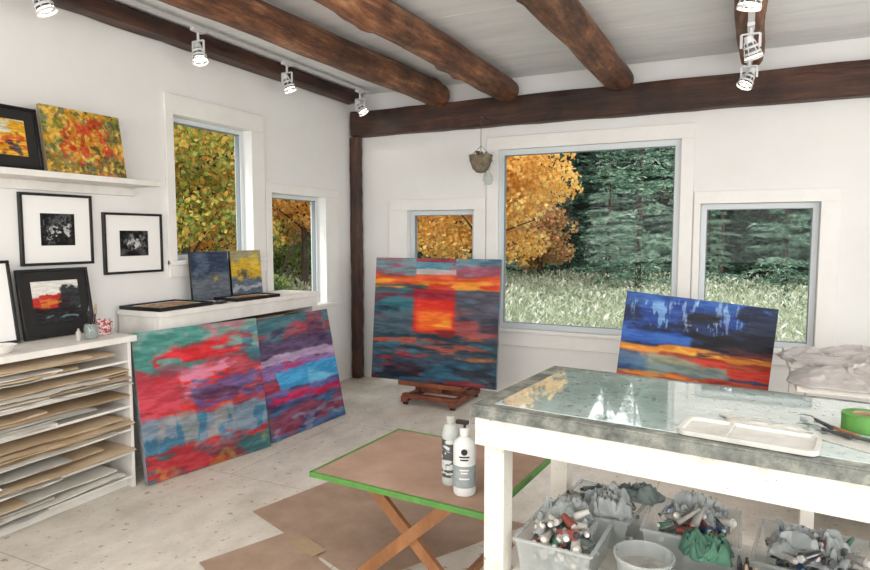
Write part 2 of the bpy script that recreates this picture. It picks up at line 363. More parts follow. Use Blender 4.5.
def face(name,W,H,img,y,z0,parent,x0=None):
    h,w,_=img.shape; x0=-W/2 if x0 is None else x0
    xs=np.linspace(x0,x0+W,w); zs=np.linspace(z0+H,z0,h)
    X,Z=np.meshgrid(xs,zs); co=np.stack([X,np.full_like(X,y),Z],-1).reshape(-1,3)
    idx=np.arange(w*h).reshape(h,w)
    q=np.stack([idx[:-1,:-1],idx[1:,:-1],idx[1:,1:],idx[:-1,1:]],-1).reshape(-1,4)
    me=bpy.data.meshes.new(name); me.vertices.add(w*h); me.vertices.foreach_set('co',co.ravel())
    me.loops.add(q.size); me.loops.foreach_set('vertex_index',q.ravel().astype(np.int32))
    me.polygons.add(len(q)); me.polygons.foreach_set('loop_start',np.arange(0,q.size,4,dtype=np.int32))
    me.update(calc_edges=True); me.validate()
    lin=np.where(img<=.04045,img/12.92,((img+.055)/1.055)**2.4).reshape(-1,3)
    ca=me.color_attributes.new('Col','FLOAT_COLOR','POINT'); ca.data.foreach_set('color',np.concatenate([lin,np.ones((len(lin),1))],1).ravel().astype(np.float32))
    me.materials.append(M['paintface']); o=bpy.data.objects.new(name,me); COL.objects.link(o); o.parent=parent; return o
def canvas(name,W,H,img,loc,yaw,lean,roll=0,D=.035,edge='canvas_edge'):
    e=empty(name,loc); e.rotation_mode='QUATERNION'
    q=Matrix.Rotation(math.radians(yaw),3,'Z')@Matrix.Rotation(math.radians(-lean),3,'X')@Matrix.Rotation(math.radians(roll),3,'Y')
    e.rotation_quaternion=q.to_quaternion()
    MB().box(-W/2,W/2,0,D,0,H,edge).build('stretched_canvas',parent=e,bevel=.003)
    face('painted_face',W-.002,H-.002,img,-.0012,.001,e); return e
def framed(name,W,H,img,loc,yaw,lean,fw=.02,mw=.06,matm='mat',flat=False):
    e=empty(name,loc); e.rotation_mode='QUATERNION'
    q=Matrix.Rotation(math.radians(yaw),3,'Z')@Matrix.Rotation(math.radians(-lean),3,'X'); e.rotation_quaternion=q.to_quaternion()
    b=MB(); D=.025
    b.box(-W/2,W/2,0,D,0,fw,'black'); b.box(-W/2,W/2,0,D,H-fw,H,'black'); b.box(-W/2,-W/2+fw,0,D,fw,H-fw,'black'); b.box(W/2-fw,W/2,0,D,fw,H-fw,'black')
    b.build('frame',parent=e,bevel=.002)
    MB().box(-W/2+fw,W/2-fw,.01,D-.003,fw,H-fw,matm).build('mat_board',parent=e)
    face('picture',W-2*fw-2*mw,H-2*fw-2*mw,img,.008,fw+mw,e); return e

# --- large paintings
p=Paint(280,260,'#3f4d57',100)
p.lay(-1,-1,2,.12,'#7f949c',.9).lay(-1,-1,.38,.10,'#b8666a',.8,cov=.5,st=(2,9)).lay(-1,.0,2,.14,'#457587',.85,cov=.5,st=(2,12)).lay(.68,-1,2,.1,'#5a6a82',.8,cov=.6,st=(2,8))
p.lay(-1,.07,2,.16,'#b2546a',.8,cov=.5,st=(2,12)).lay(-1,.135,2,.205,'#de5a2e',.95,.012,.015).lay(-1,.175,2,.245,'#f09d35',.95,.012,.012,.85,(2,12)).lay(.45,.20,2,.25,'#d6452c',.9,.01,.01,.6)
p.lay(.34,-1,.66,.055,'#963b46',.95,.004,.001).lay(.34,.03,.66,.10,'#5a96a8',.9,.004,.001,.8).lay(.34,.085,.66,.13,'#e2d8d0',.7,.006,.006,.6,(3,8)).lay(.34,.13,.66,.18,'#e35f38',.9,.005,.001)
p.lay(-1,.25,2,.63,'#4a5f6a',1,.004,.001).lay(-1,.26,.34,.45,'#36717d',.85,cov=.6,st=(2,6)).lay(-1,.27,.34,.63,'#85404f',.75,cov=.4,st=(2,8)).lay(-1,.42,.34,.63,'#2b3546',.85,cov=.5,st=(2,6))
p.lay(.66,.25,2,.63,'#5b5763',.9,.01,.01).lay(.66,.27,2,.5,'#426078',.8,cov=.5,st=(2,6)).lay(.66,.4,2,.62,'#ab4745',.75,cov=.4,st=(2,10)).lay(.66,.35,2,.6,'#333545',.6,cov=.3,st=(2,6))
p.lay(-1,.62,2,.74,'#2a404b',.95,.01,.02).lay(-1,.64,2,.74,'#bd5744',.8,cov=.36,st=(2,16)).lay(-1,.69,2,.80,'#417687',.85,cov=.5,st=(2,14))
p.lay(-1,.78,2,2,'#333c4e',.95,.03).lay(-1,.76,2,2,'#9c373c',.8,cov=.40,st=(3,12)).lay(-1,.8,2,2,'#2e6278',.8,cov=.4,st=(3,12)).lay(.6,.8,2,.93,'#cb7c40',.8,cov=.3,st=(2,14)).lay(-1,.86,2,2,'#20232d',.75,cov=.42,st=(3,10))
p.lay(.34,.25,.66,.60,'#b5222c',1,.004,.0005).lay(.34,.25,.66,.33,'#8a2b3d',.8,.03,.005,.7,(2,6)).lay(.34,.33,.66,.59,'#e63d2a',.9,.04,.005).lay(.36,.42,.64,.57,'#f4762c',.95,.04,.01,.9,(2,6)).lay(.39,.49,.63,.56,'#f9a83c',.9,.02,.015,.7,(2,8)).lay(.34,.58,.66,.68,'#8c3032',.9,.01,.01,.75,(2,10))
img_easel=p.fin(gam=1.04)
p=Paint(240,250,'#8f5560',200)
p.lay(-1,-1,2,.28,'#7f9e96',1,.05).lay(-1,-1,.6,.3,'#4f9188',.9,cov=.55,st=(3,4)).lay(.35,-1,2,.24,'#b9848c',.85,cov=.55,st=(3,5)).lay(.55,.05,2,.4,'#46828f',.85,cov=.45,st=(4,6)).lay(-1,-1,.5,.2,'#9aaaa4',.6,cov=.4,st=(3,5))
p.lay(.15,.14,.9,.30,'#d62f38',.95,.04,.06,.62,(2,7)).lay(-1,.28,2,.62,'#b54a55',.95,.03,.05).lay(-1,.3,.7,.62,'#da322b',.95,cov=.5,st=(2,6)).lay(-1,.32,.3,.6,'#c64a5a',.9,cov=.5,st=(2,7)).lay(.3,.28,2,.5,'#d08ba6',.85,cov=.42,st=(3,10)).lay(.4,.34,2,.6,'#62629a',.8,cov=.35,st=(3,9))
p.lay(-1,.45,2,.62,'#5b2f45',.7,cov=.28,st=(3,12)).lay(-1,.6,2,.86,'#8090a0',1,.02).lay(-1,.6,2,.84,'#447b96',.85,cov=.45,st=(5,4)).lay(.1,.6,.7,.85,'#a39a94',.7,cov=.45,st=(7,3)).lay(-1,.57,2,.66,'#c5332e',.85,cov=.4,st=(2,12))
p.lay(-1,.84,2,2,'#7f4a56',1,.03).lay(-1,.82,2,2,'#b8383f',.85,cov=.45,st=(3,8)).lay(-1,.86,2,2,'#417c7e',.85,cov=.4,st=(3,9)).lay(-1,.9,2,2,'#bfa14c',.6,cov=.16,st=(6,8))
img_l1=p.fin(gam=1.12)
p=Paint(220,240,'#6b4f6b',300)
p.lay(-1,-1,2,.2,'#8b6270',1,.03).lay(-1,-1,2,.22,'#4a838c',.85,cov=.5,st=(2,8)).lay(-1,.05,2,.24,'#b84f58',.7,cov=.3,st=(2,12)).lay(-1,.2,2,.34,'#685877',1,.02).lay(.2,.1,.9,.3,'#553f5c',.7,cov=.5)
p.lay(-1,.33,2,.40,'#baa6c2',.95,.01,.02).lay(-1,.39,2,.50,'#9d7db4',.95,.01,.02,.85).lay(.3,.38,.62,.46,'#cf4f86',.75,cov=.5).lay(-1,.5,.25,.7,'#ad4558',.9,cov=.7,st=(2,6))
p.lay(.18,.46,2,.63,'#4fa6d6',.98,.012,.02).lay(.55,.5,2,.6,'#86c8e2',.7,cov=.5,st=(2,8)).lay(-1,.63,2,.72,'#6a70ab',.9,.02,.02).lay(-1,.66,2,.73,'#c93560',.9,.01,.02,.6,(2,10))
p.lay(-1,.73,2,2,'#5a4269',1,.02).lay(-1,.76,2,2,'#3f7096',.8,cov=.5,st=(3,7)).lay(-1,.74,2,2,'#95485c',.8,cov=.35,st=(3,7)).lay(-1,.85,2,2,'#8d9fb5',.6,cov=.3,st=(4,9))
img_l2=p.fin(gam=1.12)
p=Paint(280,220,'#28406f',400)
p.lay(-1,-1,2,.46,'#274b92',1).lay(-1,-1,2,.44,'#16244a',.9,cov=.5,st=(3,5)).lay(-1,-1,2,.2,'#3668ae',.6,cov=.4,st=(3,6)).lay(.08,.02,.85,.26,'#88b0d8',.8,.03,.05,.30,(26,5),.08).lay(.3,.05,.75,.32,'#c7d6e6',.55,.03,.05,.22,(30,6),.08).lay(.42,.16,2,.44,'#11131d',.95,.03,.05,.6,(3,7)).lay(-1,.30,.5,.44,'#3263b4',.9,cov=.6,st=(2,8)).lay(.7,-1,2,.3,'#1a1f33',.8,.03,.05,.5,(3,5))
p.lay(-1,.43,2,.50,'#e28e36',.95,.01,.02).lay(-1,.44,.7,.49,'#efbf45',.8,cov=.55,st=(2,14)).lay(.55,.40,2,.48,'#5f2f33',.8,cov=.5,st=(2,12)).lay(-1,.49,2,.58,'#ad4a33',.95,.01,.02).lay(.5,.52,2,.64,'#cc3f2b',.95,.01,.03)
p.lay(.1,.53,.72,.68,'#979a82',.95,.02,.03).lay(-1,.53,.2,.66,'#486a8c',.9,.02).lay(.2,.57,.75,.65,'#6f858c',.7,cov=.5,st=(2,9)).lay(-1,.67,2,.80,'#b84f2b',.95,.01,.03).lay(-1,.69,.8,.78,'#df923a',.8,cov=.5,st=(2,14)).lay(.6,.63,2,.82,'#8f2c35',.85,cov=.6,st=(2,10))
p.lay(-1,.80,2,2,'#27365c',1,.02,.03).lay(-1,.82,2,2,'#3f6c9c',.8,cov=.45,st=(3,10)).lay(-1,.84,2,2,'#7a3540',.8,cov=.35,st=(3,10))
img_r=p.fin(gam=1.06)
canvas('abstract_painting_on_easel',1.20,1.10,img_easel,(-2.41,4.88,.205),2,6)
canvas('leaning_abstract_painting',.90,.92,img_l1,(-3.055,2.985,.004),78,9)
canvas('leaning_abstract_painting',.85,.90,img_l2,(-2.965,3.91,.004),86.5,12)
canvas('abstract_landscape_painting',.96,.80,img_r,(-.30,4.50,.275),10,6,6)

# --- small pictures
def bw(seed,w=90,h=90):
    p=Paint(w,h,'#1b1b1b',seed); p.lay(-1,-1,2,2,'#555555',.8,cov=.5,st=(4,4)).lay(-1,-1,2,2,'#0c0c0c',.9,cov=.45,st=(5,5))
    p.lay(.25,.3,.8,.75,'#d8d8d8',.9,.05,.1,.5,(7,7),.06).lay(.1,.15,.9,.6,'#9a9a9a',.7,cov=.3,st=(9,9),hard=.06); return p.fin(.1,(14,14))
def autumn(seed,w=130,h=110):
    p=Paint(w,h,'#c99a3a',seed); p.lay(-1,-1,2,2,'#d8823a',.9,cov=.5,st=(4,4)).lay(.15,.1,.9,.8,'#cb4c30',.9,.05,.1,.45,(8,3),.08).lay(-1,-1,2,.3,'#94994f',.8,.05,.1,.5,(7,5)).lay(-1,-1,.25,.9,'#6f8560',.85,.05,.1,.65,(5,5)).lay(.8,-1,2,.9,'#8f9350',.85,.05,.05,.6,(5,5)).lay(-1,.7,2,2,'#93803e',.8,.03,.05,.6,(6,5)).lay(.4,.75,1.2,2,'#5a7266',.8,cov=.5)
    p.spl(['#ddb04c','#dfbd5c','#6f6a4a'],.16,(14,10)); p.lay(.25,.15,.8,.75,'#c2452c',.8,.06,.1,.32,(9,3),.08); return p.fin(.2,(20,20),1.1)
canvas('autumn_trees_painting',.50,.385,autumn(500),(-3.47,2.485,1.852),90,9,D=.02,edge='tan')
p=Paint(100,80,'#d9a12f',520); p.lay(-1,-1,2,.4,'#cdd0c8',.8,cov=.45,st=(5,4)).lay(-1,.1,2,.8,'#e8b53a',.9,cov=.5,st=(5,5)).lay(-1,.4,2,2,'#c0562a',.9,cov=.35,st=(6,6)).lay(.1,.2,.9,2,'#3c3a4a',.8,cov=.22,st=(8,8)); a_fr=p.fin(.2)
framed('framed_autumn_picture',.44,.34,a_fr,(-3.45,1.985,1.852),90,9,.018,.055,'blackmat')
framed('framed_photograph',.44,.42,bw(600),(XL+.027,2.395,1.325),90,0,.016,.10)
framed('framed_photograph',.45,.40,bw(620,90,80),(XL+.027,2.915,1.248),90,0,.016,.10)
p=Paint(100,100,'#c8cac8',640); p.lay(-1,-1,2,.35,'#e1ded6',1).lay(-1,.32,.75,.75,'#b8281f',.95,.03,.06).lay(-1,.62,2,2,'#1b1a1d',.95,.03,.05).lay(.55,.15,2,.65,'#1f2226',.9,.03,.06).lay(.15,.42,.6,.58,'#d98a3a',.8,cov=.6).lay(.2,.78,.9,.86,'#7f9aa5',.8,cov=.6); img_ab=p.fin(.1)
framed('framed_abstract_picture',.42,.395,img_ab,(-3.52,2.31,.920),90,9,.016,.055,'blackmat')
framed('framed_photograph',.40,.45,bw(660),(-3.50,1.86,.922),90,9,.016,.08)

# ------------------------------------------------------------------ wall shelf
b=MB(); b.box(XL+.001,-3.40,.6,2.93,1.815,1.85,'white'); b.box(XL+.001,XL+.02,.6,2.93,1.76,1.815,'white')
b.build('wall_shelf',bevel=.003)

# ------------------------------------------------------------------ flat file shelving + sheets
e=empty('flat_file_shelving')
X0=XL+.025; XF=-3.22; Y0=.6; Y1=2.52
b=MB(); b.box(X0,XF+.03,Y0,Y1+.02,.88,.915,'white')
zs=[.06,.205,.345,.485,.62,.755]
for z in zs: b.box(X0,XF,Y0+.02,Y1-.02,z,z+.015,'white')
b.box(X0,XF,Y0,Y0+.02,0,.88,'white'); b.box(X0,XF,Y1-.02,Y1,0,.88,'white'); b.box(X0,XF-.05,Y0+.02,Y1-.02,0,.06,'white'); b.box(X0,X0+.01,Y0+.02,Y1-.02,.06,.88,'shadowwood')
b.build('shelf_unit',parent=e,bevel=.002)
b=MB(); tops=zs[1:]+[.88]
rs=random.Random(3)
for z,zt in zip(zs,tops):
    h=z+.016; lim=zt-.03; i=0
    while h<lim-.01 and i<12:
        t=rs.uniform(.002,.006); w=rs.uniform(.6,1.3); cy=rs.uniform(1.0,2.3)
        cy=min(max(cy,Y0+.05+w/2),Y1-.03-w/2)
        pf=XF+rs.uniform(-.03,.03); m=rs.choice(['paper1','paper1','paper1','paper2','paper2','paper3','tan'])
        tl=rs.uniform(-.012,.012)
        n=10; pts=[]
        for k in range(n+1):
            yy=cy-w/2+w*k/n; dz=tl*(k/n-.5)*1.2+.003*math.sin(k*1.3+i)
            dz=max(dz,-.004)
            for (xx,zz) in ((pf-.32,0),(pf,dz),(pf+.03,dz-rs.uniform(.0,.012))): pts.append((xx,yy,h+zz+.006))
            for (xx,zz) in ((pf-.32,0),(pf,dz),(pf+.03,dz-.006)): pts.append((xx,yy,h+zz+.006-t))
        fs=[]
        for k in range(n):
            a=k*6;c=(k+1)*6
            fs+=[(a,a+1,c+1,c),(a+1,a+2,c+2,c+1),(a+3,c+3,c+4,a+4),(a+4,c+4,c+5,a+5),(a+2,a+5,c+5,c+2)]
        fs+=[(0,3,4,1),(1,4,5,2)]; q=n*6; fs+=[(q,q+1,q+4,q+3),(q+1,q+2,q+5,q+4)]
        b.add(pts,fs,m); h+=t+rs.uniform(.003,.011); i+=1
b.build('stacked_paper_sheets',parent=e)

# second cabinet
e=empty('print_storage_cabinet')
b=MB(); Y0,Y1=2.76,4.42; XF=-3.25
b.box(XL+.025,XF,Y0,Y1,.985,1.02,'white'); b.box(XF-.06,XF-.015,Y0+.01,Y1-.01,.90,.985,'white')
b.box(XL+.025,XF-.06,Y0+.01,Y0+.03,0,.985,'white'); b.box(XL+.025,XF-.06,Y1-.03,Y1-.01,0,.985,'white')
for z in (.06,.22,.37,.52,.67,.81): b.box(XL+.025,XF-.10,Y0+.03,Y1-.03,z,z+.015,'white')
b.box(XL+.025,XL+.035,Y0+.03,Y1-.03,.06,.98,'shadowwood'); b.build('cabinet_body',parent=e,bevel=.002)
b=MB()
for z in (.075,.235,.385,.535,.685,.825):
    h=z+.001
    for i in range(4):
        t=random.uniform(.004,.01); b.box(XL+.04,XF-.10+random.uniform(-.02,.0),Y0+.05+random.uniform(0,.2),Y1-.06-random.uniform(0,.3),h,h+t,random.choice(['paper2','tan','paper1'])); h+=t+.002
b.build('stored_papers',parent=e)

def lying(name,x,y,w,l,z,rot,img):
    e=empty(name,(x,y,z),(0,0,rot)); b=MB(); fw=.016
    b.box(-w/2,w/2,-l/2,-l/2+fw,0,.024,'black'); b.box(-w/2,w/2,l/2-fw,l/2,0,.024,'black'); b.box(-w/2,-w/2+fw,-l/2+fw,l/2-fw,0,.024,'black'); b.box(w/2-fw,w/2,-l/2+fw,l/2-fw,0,.024,'black')
    b.box(-w/2+fw,w/2-fw,-l/2+fw,l/2-fw,.002,.014,'mat'); b.build('frame',parent=e)
    f=face('picture',w-.12,l-.12,img,0,0,e,x0=-(w-.12)/2); f.rotation_euler=(-math.pi/2,0,0); f.location=(0,-(l-.12)/2,.016)
    return e
lying('framed_print_lying_flat',-3.455,3.00,.36,.46,1.021,.03,autumn(700,60,60))
lying('framed_print_lying_flat',-3.375,3.68,.23,.46,1.021,-.03,autumn(720,60,60))
MB().box(-.03,.03,-.05,.05,0,.012,'black').box(-.02,.02,-.03,.03,.012,.02,'steel').build('tape_measure_case',(-3.31,3.33,1.021),(0,0,.3),bevel=.004)
p=Paint(100,100,'#55606d',730); p.lay(-1,-1,2,.5,'#3b4a62',.9,.05,.1).lay(-1,.5,2,2,'#747b83',.8,.05,.1).lay(.60,.50,.70,.60,'#c0a23a',.85,.03,.03).lay(.1,.1,.5,.45,'#6f8092',.6,.05,.08); ic=p.fin(gam=1.1)
p=Paint(100,100,'#d0ab48',740); p.lay(-1,-1,2,.28,'#a9a48a',.9,.05,.1).lay(-1,.25,2,.6,'#dcb840',1,.06,.1).lay(-1,.62,2,2,'#66758a',.95,.05,.08).lay(.25,.40,.55,.6,'#5c5a50',.85,.06,.1).lay(-1,.76,2,.86,'#b9bdc0',.8,.03,.05).lay(.6,.12,.95,.4,'#e6ca58',.8,.06,.08); idd=p.fin(gam=1.1)
canvas('small_abstract_painting',.37,.36,ic,(-3.535,3.48,1.022),90,4,D=.02,edge='black')
canvas('small_floral_painting',.34,.36,idd,(-3.535,3.86,1.022),90,4,D=.02,edge='black')

# jar with brushes, mug, bowl on counter
e=empty('jar_of_brushes',(-3.30,2.33,.916))
b=MB(); b.lathe([(0,.002),(.036,.002),(.038,.01),(.038,.07),(.033,.08),(.033,.085),(.030,.085),(.030,.075),(.034,.065),(.034,.008),(0,.006)],(0,0,0),'jar')
for i in range(9):
    a=random.uniform(0,6.28); t=random.uniform(.12,.17); bx_,by_=.014*math.cos(a),.014*math.sin(a)
    b.cyl((bx_*.4,by_*.4,.01),(bx_*2.0,by_*2.0,t),.0035,.0035,random.choice(['tan','black','wood']),6); b.cyl((bx_*2.0,by_*2.0,t),(bx_*2.3,by_*2.3,t+.03),.006,.003,random.choice(['black','steel','tan']),8)
b.build('jar',parent=e)
def mugmat():
    m,nt,b=newmat('patterned_mug'); n=noise_nodes(nt,70,(1,1,1),2,.5); r=ramp(nt,[(.47,'#b0404a'),(.5,'#ddd2d0')]); nt.links.new(n.outputs[0],r.inputs[0]); nt.links.new(r.outputs[0],b.inputs['Base Color']); b.inputs['Roughness'].default_value=.25; return m
M['mug']=mugmat()
b=MB(); b.lathe([(0,.001),(.036,.001),(.04,.01),(.042,.09),(.039,.09),(.036,.012),(0,.01)],(0,0,0),'mug')
b.tube([(0,.040,.072),(0,.062,.068),(0,.07,.047),(0,.062,.027),(0,.039,.022)],.005,'mug'); b.build('coffee_mug',(-3.38,2.465,.916))
MB().lathe([(0,.001),(.045,.001),(.075,.04),(.07,.04),(.04,.006),(0,.005)],(0,0,0),'white').build('white_bowl',(-3.30,1.84,.916))
MB().lathe([(0,.001),(.012,.001),(.014,.05),(.006,.06),(.006,.07),(0,.07)],(0,0,0),'paper3').build('small_bottle',(-3.28,2.24,.916))

# ------------------------------------------------------------------ easels
def easel(name,x,y,zl,mast,w=.6):
    e=empty(name,(x,y,0)); b=MB()
    for s in (-1,1):
        b.box(s*.23-.03,s*.23+.03,-.30,.30,.03,.08,'wood'); b.cyl((s*.23-.02,-.26,.018),(s*.23+.02,-.26,.018),.018,.018,'black',12); b.cyl((s*.23-.02,.26,.018),(s*.23+.02,.26,.018),.018,.018,'black',12)
    b.box(-.26,.26,-.02,.05,.06,.11,'wood'); b.box(-.26,.26,-.28,-.22,.06,.10,'wood'); b.box(-.26,.26,.23,.29,.06,.10,'wood')
    b.box(-.035,.035,-.02,.02,.08,mast,'wood')
    b.box(-w/2,w/2,-.25,-.02,zl-.03,zl,'wood'); b.box(-w/2,w/2,-.26,-.25,zl-.03,zl+.012,'wood'); b.box(-.1,.1,-.2,.0,zl-.09,zl-.03,'wood')
    b.bar((0,.27,.1),(0,.03,mast*.7),.04,.03,'wood')
    b.build('easel_frame',parent=e,bevel=.004); return e
easel('studio_easel',-2.41,5.10,.20,1.1,.62)
easel('studio_easel',-.30,4.78,.225,.8,.5)

# ------------------------------------------------------------------ folding tray table with bottles
ZT=.48
e=empty('folding_tray_table',(-1.20,2.47,0),(0,0,math.radians(-4)))
b=MB(); W,D=.845,.70
b.box(-W/2,W/2,-D/2,D/2,ZT-.02,ZT-.002,'card'); 
M['kraft_top']=simple('kraft_tray_top','#b09280',.75,var='#9b7d69',scale=4)
b.box(-W/2+.012,W/2-.012,-D/2+.012,D/2-.012,ZT-.002,ZT-.0005,'kraft_top')
t=.009
b.box(-W/2-.002,W/2+.002,-D/2-.003,-D/2+t,ZT-.022,ZT+.0005,'tapegreen'); b.box(-W/2-.002,W/2+.002,D/2-t,D/2+.003,ZT-.022,ZT+.0005,'tapegreen')
b.box(-W/2-.003,-W/2+t,-D/2,D/2,ZT-.022,ZT+.0005,'tapegreen'); b.box(W/2-t,W/2+.003,-D/2,D/2,ZT-.022,ZT+.0005,'tapegreen')
b.build('tray_top',parent=e)
b=MB()
for yy in (-.24,.26):
    b.bar((-.20,yy,ZT-.025),(.26,yy,0.035),.022,.05,'legwood')
    b.bar((.24,yy-.026,ZT-.025),(-.22,yy-.026,0.035),.022,.05,'legwood')
for xx,zz in ((-.19,.07),(.22,.07),(-.19,ZT-.045),(.22,ZT-.045)): b.box(xx-.012,xx+.012,-.27,.28,zz-.012,zz+.018,'legwood')
b.cyl((.02,-.28,.24),(.02,.28,.24),.009,.009,'legwood',10)
b.build('cross_legs',parent=e)
M['b1']=glassy('frosted_bottle','#c8cdc8',.8,.3)
def labelmat(name,base,ink,rows):
    m,nt,b=newmat(name); n=noise_nodes(nt,26,(1,1,rows),2,.5); r=ramp(nt,[(.5,ink),(.53,base)]); nt.links.new(n.outputs[0],r.inputs[0]); nt.links.new(r.outputs[0],b.inputs['Base Color']); b.inputs['Roughness'].default_value=.35; return m
M['lab1']=labelmat('dark_print_label','#c9ccc6','#4a4d50',3); M['lab2']=simple('white_bottle','#dcddda',.3); M['lab3']=simple('grey_label','#7e8789',.4,var='#9aa2a3',scale=18)
b=MB(); b.lathe([(0,.0005),(.028,.0005),(.031,.006),(.031,.03)],(0,0,0),'b1',28).lathe([(.0315,.03),(.0315,.165)],(0,0,0),'lab1',28).lathe([(.031,.165),(.031,.185),(.024,.21),(.013,.218),(.013,.226)],(0,0,0),'b1',28).lathe([(.016,.222),(.016,.242),(.013,.244),(0,.244)],(0,0,0),'paper3',20)
o=b.build('acrylic_medium_bottle',(-1.045,2.30,ZT+.001)); o.scale=(1.159,)*3
b=MB(); b.lathe([(0,.0005),(.036,.0005),(.039,.008),(.039,.165),(.036,.18),(.02,.195),(.014,.2),(.014,.206)],(0,0,0),'lab2',28).lathe([(.0395,.03),(.0395,.105)],(0,0,0),'lab3',28).lathe([(.017,.204),(.017,.226),(.014,.228),(0,.228)],(0,0,0),'lab2',20)
b.cyl((0,0,.228),(0,0,.24),.005,.005,'black',8).box(-.03,.012,-.009,.009,.24,.252,'black')
for zz,ww in ((.135,.9),(.125,.7),(.09,.8),(.08,.6),(.06,.9)):
    n=10; vs=[];a0=-1.2-ww/2
    for i in range(n+1):
        a=a0+ww*i/n
        for z in (zz,zz+.005): vs.append((.0402*math.cos(a),.0402*math.sin(a),z))
    b.add(vs,[(2*i,2*i+2,2*i+3,2*i+1) for i in range(n)],'black' if zz>.11 else 'white')
n=20; b.add([(.0405*math.cos(-1.2+.28*math.cos(6.283*i/n)),.0405*math.sin(-1.2+.28*math.cos(6.283*i/n)),.155+.011*math.sin(6.283*i/n)) for i in range(n)],[tuple(range(n))],'black')
o=b.build('gel_medium_bottle',(-.955,2.235,ZT+.001)); o.scale=(1.159,)*3

# ------------------------------------------------------------------ main work table
K=.917
e=empty('glass_top_work_table',(-.845*K,2.03*K,1.5-1.5*K),(0,0,math.radians(-6.5))); e.scale=(K,K,K)
L,Dp=1.85,.79; zt=.90; ZF=-(1.5-1.5*K)/K
b=MB(); b.box(0,L,0,Dp,zt-.042,zt-.004,'tedge')
b.box(0,L,0,.05,zt-.004,zt+.002,'tedge').box(0,L,Dp-.04,Dp,zt-.004,zt+.002,'tedge').box(0,.07,.05,Dp-.04,zt-.004,zt+.002,'tedge').box(L-.05,L,.05,Dp-.04,zt-.004,zt+.002,'tedge')
b.build('table_top',parent=e,bevel=.002)
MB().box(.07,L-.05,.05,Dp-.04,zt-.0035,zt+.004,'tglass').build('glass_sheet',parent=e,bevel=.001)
b=MB()
b.box(.01,L-.01,.012,.034,zt-.145,zt-.043,'twhite').box(.01,L-.01,Dp-.034,Dp-.012,zt-.145,zt-.043,'twhite').box(.012,.034,.034,Dp-.034,zt-.145,zt-.043,'twhite').box(L-.034,L-.012,.034,Dp-.034,zt-.145,zt-.043,'twhite')
for x in (.036,L-.12):
    for y in (.036,Dp-.12): b.box(x,x+.078,y,y+.078,ZF,zt-.044,'twhite')
b.build('legs_and_apron',parent=e,bevel=.004)
MB().box(.13,L-.14,.05,Dp-.05,.27,.29,'twhite').box(.04,L-.04,.125,.15,.23,.27,'twhite').box(.04,L-.04,Dp-.15,Dp-.125,.23,.27,'twhite').build('lower_shelf',parent=e)
M['rag']=simple('paint_rag','#8a958f',.9,var='#5c6866',scale=8)
M['greencloth']=simple('green_cloth','#5c8a72',.85,var='#3f6352',scale=9)
M['tube1']=simple('paint_tube_white','#c7c4bd',.4,var='#8f8b82',scale=20); M['tubeblue']=simple('tube_blue','#3a5f90',.4); M['tubered']=simple('tube_red','#8c4a40',.4); M['darkgoo']=simple('dark_plastic','#2b2c2e',.4,var='#45474a',scale=14)
M['purp']=simple('purple_lid','#5b4a8a',.4)
def bin_(name,x,y,w,l,z,h,rot,fill):
    ee=empty(name,(0,0,0)); ee.parent=e; ee.location=(x,y,z); ee.rotation_euler=(0,0,rot)
    b=MB()
    def fr(z): k=z/h*.02; return w/2-.02+k,l/2-.02+k
    for (sx,sy) in ((1,0),(-1,0),(0,1),(0,-1)):
        a0,b0=fr(0);a1,b1=fr(h)
        if sx: vs=[(sx*a0,-b0,0),(sx*a0,b0,0),(sx*a1,b1,h),(sx*a1,-b1,h)]
        else: vs=[(-a0,sy*b0,0),(a0,sy*b0,0),(a1,sy*b1,h),(-a1,sy*b1,h)]
        b.add(vs,[(0,1,2,3)],'plastic')
    a0,b0=fr(0); b.add([(-a0,-b0,.001),(a0,-b0,.001),(a0,b0,.001),(-a0,b0,.001)],[(0,1,2,3)],'plastic')
    b.box(-w/2-.005,w/2+.005,-l/2-.008,-l/2+.004,h-.008,h,'plastic').box(-w/2-.005,w/2+.005,l/2-.004,l/2+.008,h-.008,h,'plastic').box(-w/2-.008,-w/2+.004,-l/2,l/2,h-.008,h,'plastic').box(w/2-.004,w/2+.008,-l/2,l/2,h-.008,h,'plastic')
    b.build('bin_shell',parent=ee); b=MB()
    for i in range(fill):
        px=random.uniform(-w/2+.05,w/2-.05);py=random.uniform(-l/2+.05,l/2-.05);a=random.uniform(0,3.14);q=random.uniform(-.4,.6)
        hr=1-max(abs(px)/(w/2),abs(py)/(l/2)); pz=random.uniform(.02,h+.07*hr)
        d=Vector((math.cos(a),math.sin(a),q))*random.uniform(.02,.045); r=random.uniform(.009,.02); c=random.choice(['tube1','tube1','tube1','tube1','darkgoo','rag','steel','tubeblue','tubered','jar','plastic','plastic','greencloth','paper1','paper3'])
        P=Vector((px,py,pz)); b.cyl(P-d,P+d,r,r*.55,c,10); b.cyl(P-d*1.25,P-d,r*.6,r*.6,random.choice(['darkgoo','white','white']),8)
    b.build('paint_tubes',parent=ee); return ee
bin_('storage_bin',.28,.21,.27,.30,.291,.14,.05,80)
bin_('storage_bin',.31,.56,.30,.30,.291,.13,-.05,70)
bin_('storage_bin',.66,.54,.32,.32,.291,.14,.1,80)
bin_('storage_bin',1.05,.53,.34,.36,.291,.13,0,80)
bin_('storage_bin',1.42,.40,.30,.40,.291,.14,0,40)
def bucket(name,x,y,r,h,mat='plastic',lid=None):
    b=MB(); b.lathe([(0,.001),(r*.82,.001),(r*.84,.005),(r,h),(r*1.06,h),(r*1.06,h-.01),(r*1.0,h-.012)],(0,0,0),mat,28)
    b.lathe([(0,h*.6),(r*.9,h*.6)],(0,0,0),'tube1' if lid is None else lid,28); o=b.build(name,(x,y,.291),parent=e); return o
